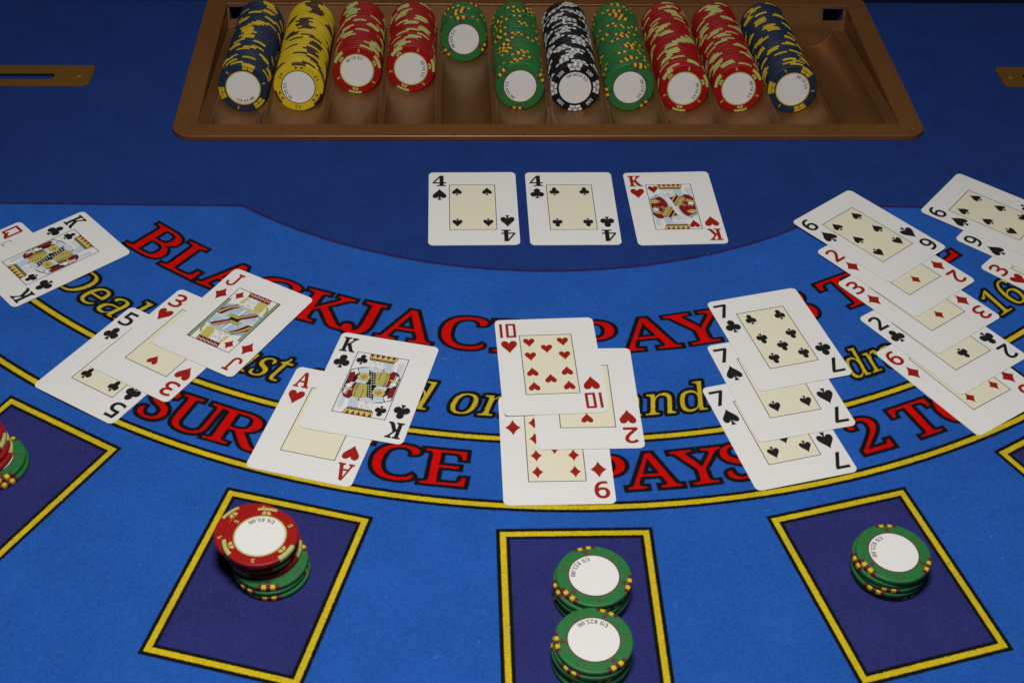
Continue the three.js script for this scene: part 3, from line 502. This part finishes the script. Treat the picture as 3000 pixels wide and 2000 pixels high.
function inlayFace(kind) {
  const S = 512, cv = canvas(S, S), c = cv.getContext('2d'), R = S / 2, t = CHIP[kind].text;
  c.fillStyle = css(...IVORY); c.fillRect(0, 0, S, S); c.translate(R, R); c.fillStyle = css(0.012, 0.012, 0.014); c.font = `bold ${0.262 * R}px serif`; c.textAlign = 'center';
  const r = 0.93 * R, tot = c.measureText(t).width * 1.06; let x = -tot / 2;                         // reads with its feet outwards, centred at the lower edge
  for (const ch of t) { const w = c.measureText(ch).width * 1.06; c.save(); c.rotate(-(x + w / 2) / (r * 0.92)); c.fillText(ch, 0, r); c.restore(); x += w; }
  return tex(cv);
}
const chipGeo = (() => {
  const pts = [[0, 0.08], [13.4, 0.08], [13.8, 0], [19.0, 0], [19.55, 0.08], [19.95, 0.32], [20.15, 0.7], [20.2, 1.1], [20.2, 2.2], [20.15, 2.6], [19.95, 2.98], [19.55, 3.22], [19.0, 3.3], [13.8, 3.3], [13.4, 3.22], [0, 3.22]];
  const g = new THREE.LatheGeometry(pts.map(([r, y]) => new THREE.Vector2(r, y)), 56), p = g.attributes.position, uv = g.attributes.uv;
  for (let i = 0; i < p.count; i++) { const x = p.getX(i), z = p.getZ(i), r = Math.hypot(x, z), k = r > 1e-6 ? Math.min(r, 19.5) / r : 0; uv.setXY(i, 0.5 + x * k / (2 * RC), 0.5 - z * k / (2 * RC)); }
  g.scale(mm, mm, mm); return g;
})();
const inlayGeo = (() => {
  const g = lay(new THREE.CircleGeometry(13.25, 48)), p = g.attributes.position, uv = g.attributes.uv;
  for (let i = 0; i < p.count; i++) uv.setXY(i, 0.5 + p.getX(i) / 26.5, 0.5 - p.getZ(i) / 26.5);
  g.scale(mm, mm, mm); return g;
})();
const chipBump = mono(256, (x, y) => 0.6 * pn(x, y, 2, 256) + 0.4 * pn(x, y, 8, 256)); chipBump.repeat.set(3, 3);
const chipMat = {}, inlayMat = {};
for (const k of Object.keys(CHIP)) {
  const map = chipFace(k);
  chipMat[k] = [1, 0.88, 0.95].map((t, i) => new THREE.MeshPhysicalMaterial({ map, color: new THREE.Color(t, t, t), roughness: 0.48 + i * 0.07, bumpMap: chipBump, bumpScale: 0.00003, specularIntensity: 0.7 }));   // newer and more handled chips
  inlayMat[k] = new THREE.MeshPhysicalMaterial({ map: inlayFace(k), roughness: 0.4, specularIntensity: 0.6 });
}
// a chip whose face shows is a group of body and inlay, one buried in a stack is its body alone
function chip(kind, faceUp, label, group) {
  const name = `${kind}_chip`;
  if (!faceUp) return put(new THREE.Mesh(chipGeo, chipMat[kind][Math.floor(rnd() * 3)]), name, label, 'casino chip', group);
  const o = put(new THREE.Group(), name, label, 'casino chip', group);
  const b = part('body', chipGeo, chipMat[kind][0], o); b.rotation.y = -faceUp.spot * D2R;
  const f = part('inlay', inlayGeo, inlayMat[kind], o); f.position.y = 3.29 * mm; f.rotation.y = -(faceUp.text - 180) * D2R;
  return o;
}
const FACE = new THREE.Quaternion().setFromAxisAngle(new THREE.Vector3(1, 0, 0), Math.PI / 2 - TILT);
const ROWS = [
  ['navy', 56.4, 17, 172, 'beside the yellow chips', 'first navy row'], ['yellow', 58, 4, 250, 'of the tray', 'yellow row'], ['red', 89.8, 67, 349, 'next to the yellow chips', 'red row by the yellow'],
  ['red', 93.5, 82, 91, 'by the short green row', 'red row by the short green'], ['green', 153.9, 352, 272, 'that is shortest', 'short green row'], ['green', 60.4, 67, 247, 'touching the black and short green rows', 'green row before the black'],
  ['black', 57.3, -2, 11, 'of the tray', 'black row'], ['green', 58.1, 18, 97, 'between black and red rows', 'green row after the black'], ['red', 56.3, 70, 103, 'next to a full green row', 'red row by the green'],
  ['red', 55.9, 50, 93, 'next to the navy chips', 'red row by the navy'], ['navy', 54.8, 34, 50, 'beside the empty trough', 'last navy row'],
];
const WORTH = { navy: 'one dollar', yellow: 'two fifty', red: 'five dollar', green: 'twenty-five dollar', black: 'hundred dollar' };
const nrm = new THREE.Vector3(0, Math.sin(TILT), Math.cos(TILT));
let turned = 0;
ROWS.forEach(([kind, s0, spot, text, where, row], i) => {
  const x = -246.95 + PITCH * i + [-0.9, -1.4, -0.6, -0.8, -0.9, -0.4, -0.4, -0.3, -0.3, -0.3, -0.5][i], n = Math.round((SREAR - s0) / 3.34) + 1, ds = (SREAR - s0) / (n - 1);
  for (let k = 0; k < n; k++) {
    const o = k === 0 ? chip(kind, { spot, text }, `${kind} ${WORTH[kind]} chip heading the ${kind} row ${where}`)
      : chip(kind, null, `${kind} chip behind the front of the ${kind} row ${where}`, `chips packed in the ${row}`);
    const j = k ? 0.35 : 0, c = inTray(x + (rnd() - 0.5) * 2 * j, s0 + ds * k + (k ? 0 : 0.0), 4.55 + rnd() * j * 0.7).addScaledVector(nrm, -TH);
    o.position.copy(c.multiplyScalar(mm)); o.quaternion.copy(FACE);
    turned = rnd() < 0.33 ? turned + (rnd() - 0.5) * 0.5 : rnd() * Math.PI * 2;      // chips gathered up together keep nearly the same turn
    if (k) o.quaternion.multiply(new THREE.Quaternion().setFromAxisAngle(new THREE.Vector3(0, 1, 0), turned));
  }
});
// wagers standing in the betting boxes: [kind, x, z, spot angle, inlay angle] from the cloth up
function stack(list, label, group) {
  list.forEach(([kind, x, z, spot, text], k) => {
    const top = k === list.length - 1, o = chip(kind, text !== undefined ? { spot, text } : null, top ? `top ${label(kind)}` : `lower ${label(kind)}`, top ? undefined : group);
    o.position.set(x * mm, (k * 3.31 + 0.1) * mm, z * mm); if (text === undefined) o.rotation.y = -spot * D2R;
  });
}
stack([['green', 159.4, 441.6, 40], ['green', 158.6, 442.2, 96], ['green', 159.2, 441.8, 76], ['green', 158.2, 441.2, 20], ['green', 159.6, 441.4, 0, 297]],
  (k) => `${k} chip in the lone green stack in a purple betting box`, 'lone green stack');
stack([['green', -5.4, 455.6, 30], ['green', -4.6, 455.2, 70], ['green', -5.8, 455.6, 60], ['green', -6.0, 455, 15], ['green', -4.4, 454.2, 348, 309]],
  (k) => `${k} chip of the rear green stack of two in a betting box`, 'rear stack of the pair');
stack([['green', -8.8, 496.6, 50], ['green', -8.0, 496.0, 84], ['green', -9.2, 495.6, 44], ['green', -8.4, 495.8, 100], ['green', -7.8, 494.9, 26, 2]],
  (k) => `${k} chip of the front green stack of two in a betting box`, 'front stack of the pair');
stack([['green', -176.6, 435.6, 60], ['green', -177.6, 435.2, 95], ['green', -177.4, 434.6, 58], ['red', -180.8, 428.8, 95], ['red', -182.4, 428.4, 20], ['red', -184.4, 427.6, 52], ['red', -186.9, 426.4, 76, 200], ['red', -181.5, 432.6, 7, 0]],
  (k) => `${k} chip in the leaning pile of red chips over green chips`, 'red over green pile');
stack([['green', -345.6, 356.6, 20], ['green', -347.0, 355.4, 24, 180], ['red', -354.0, 353.6, 75], ['red', -355.6, 352.0, 60], ['red', -357.2, 350.4, 90], ['red', -359, 349, 40], ['red', -360.5, 348, 80, 20]],
  (k) => `${k} chip in the cropped pile beside a betting box corner`, 'cropped red over green pile');

scene.traverse((o) => { if (o.isMesh) { o.castShadow = true; o.receiveShadow = true; } });
renderer.render(scene, camera);
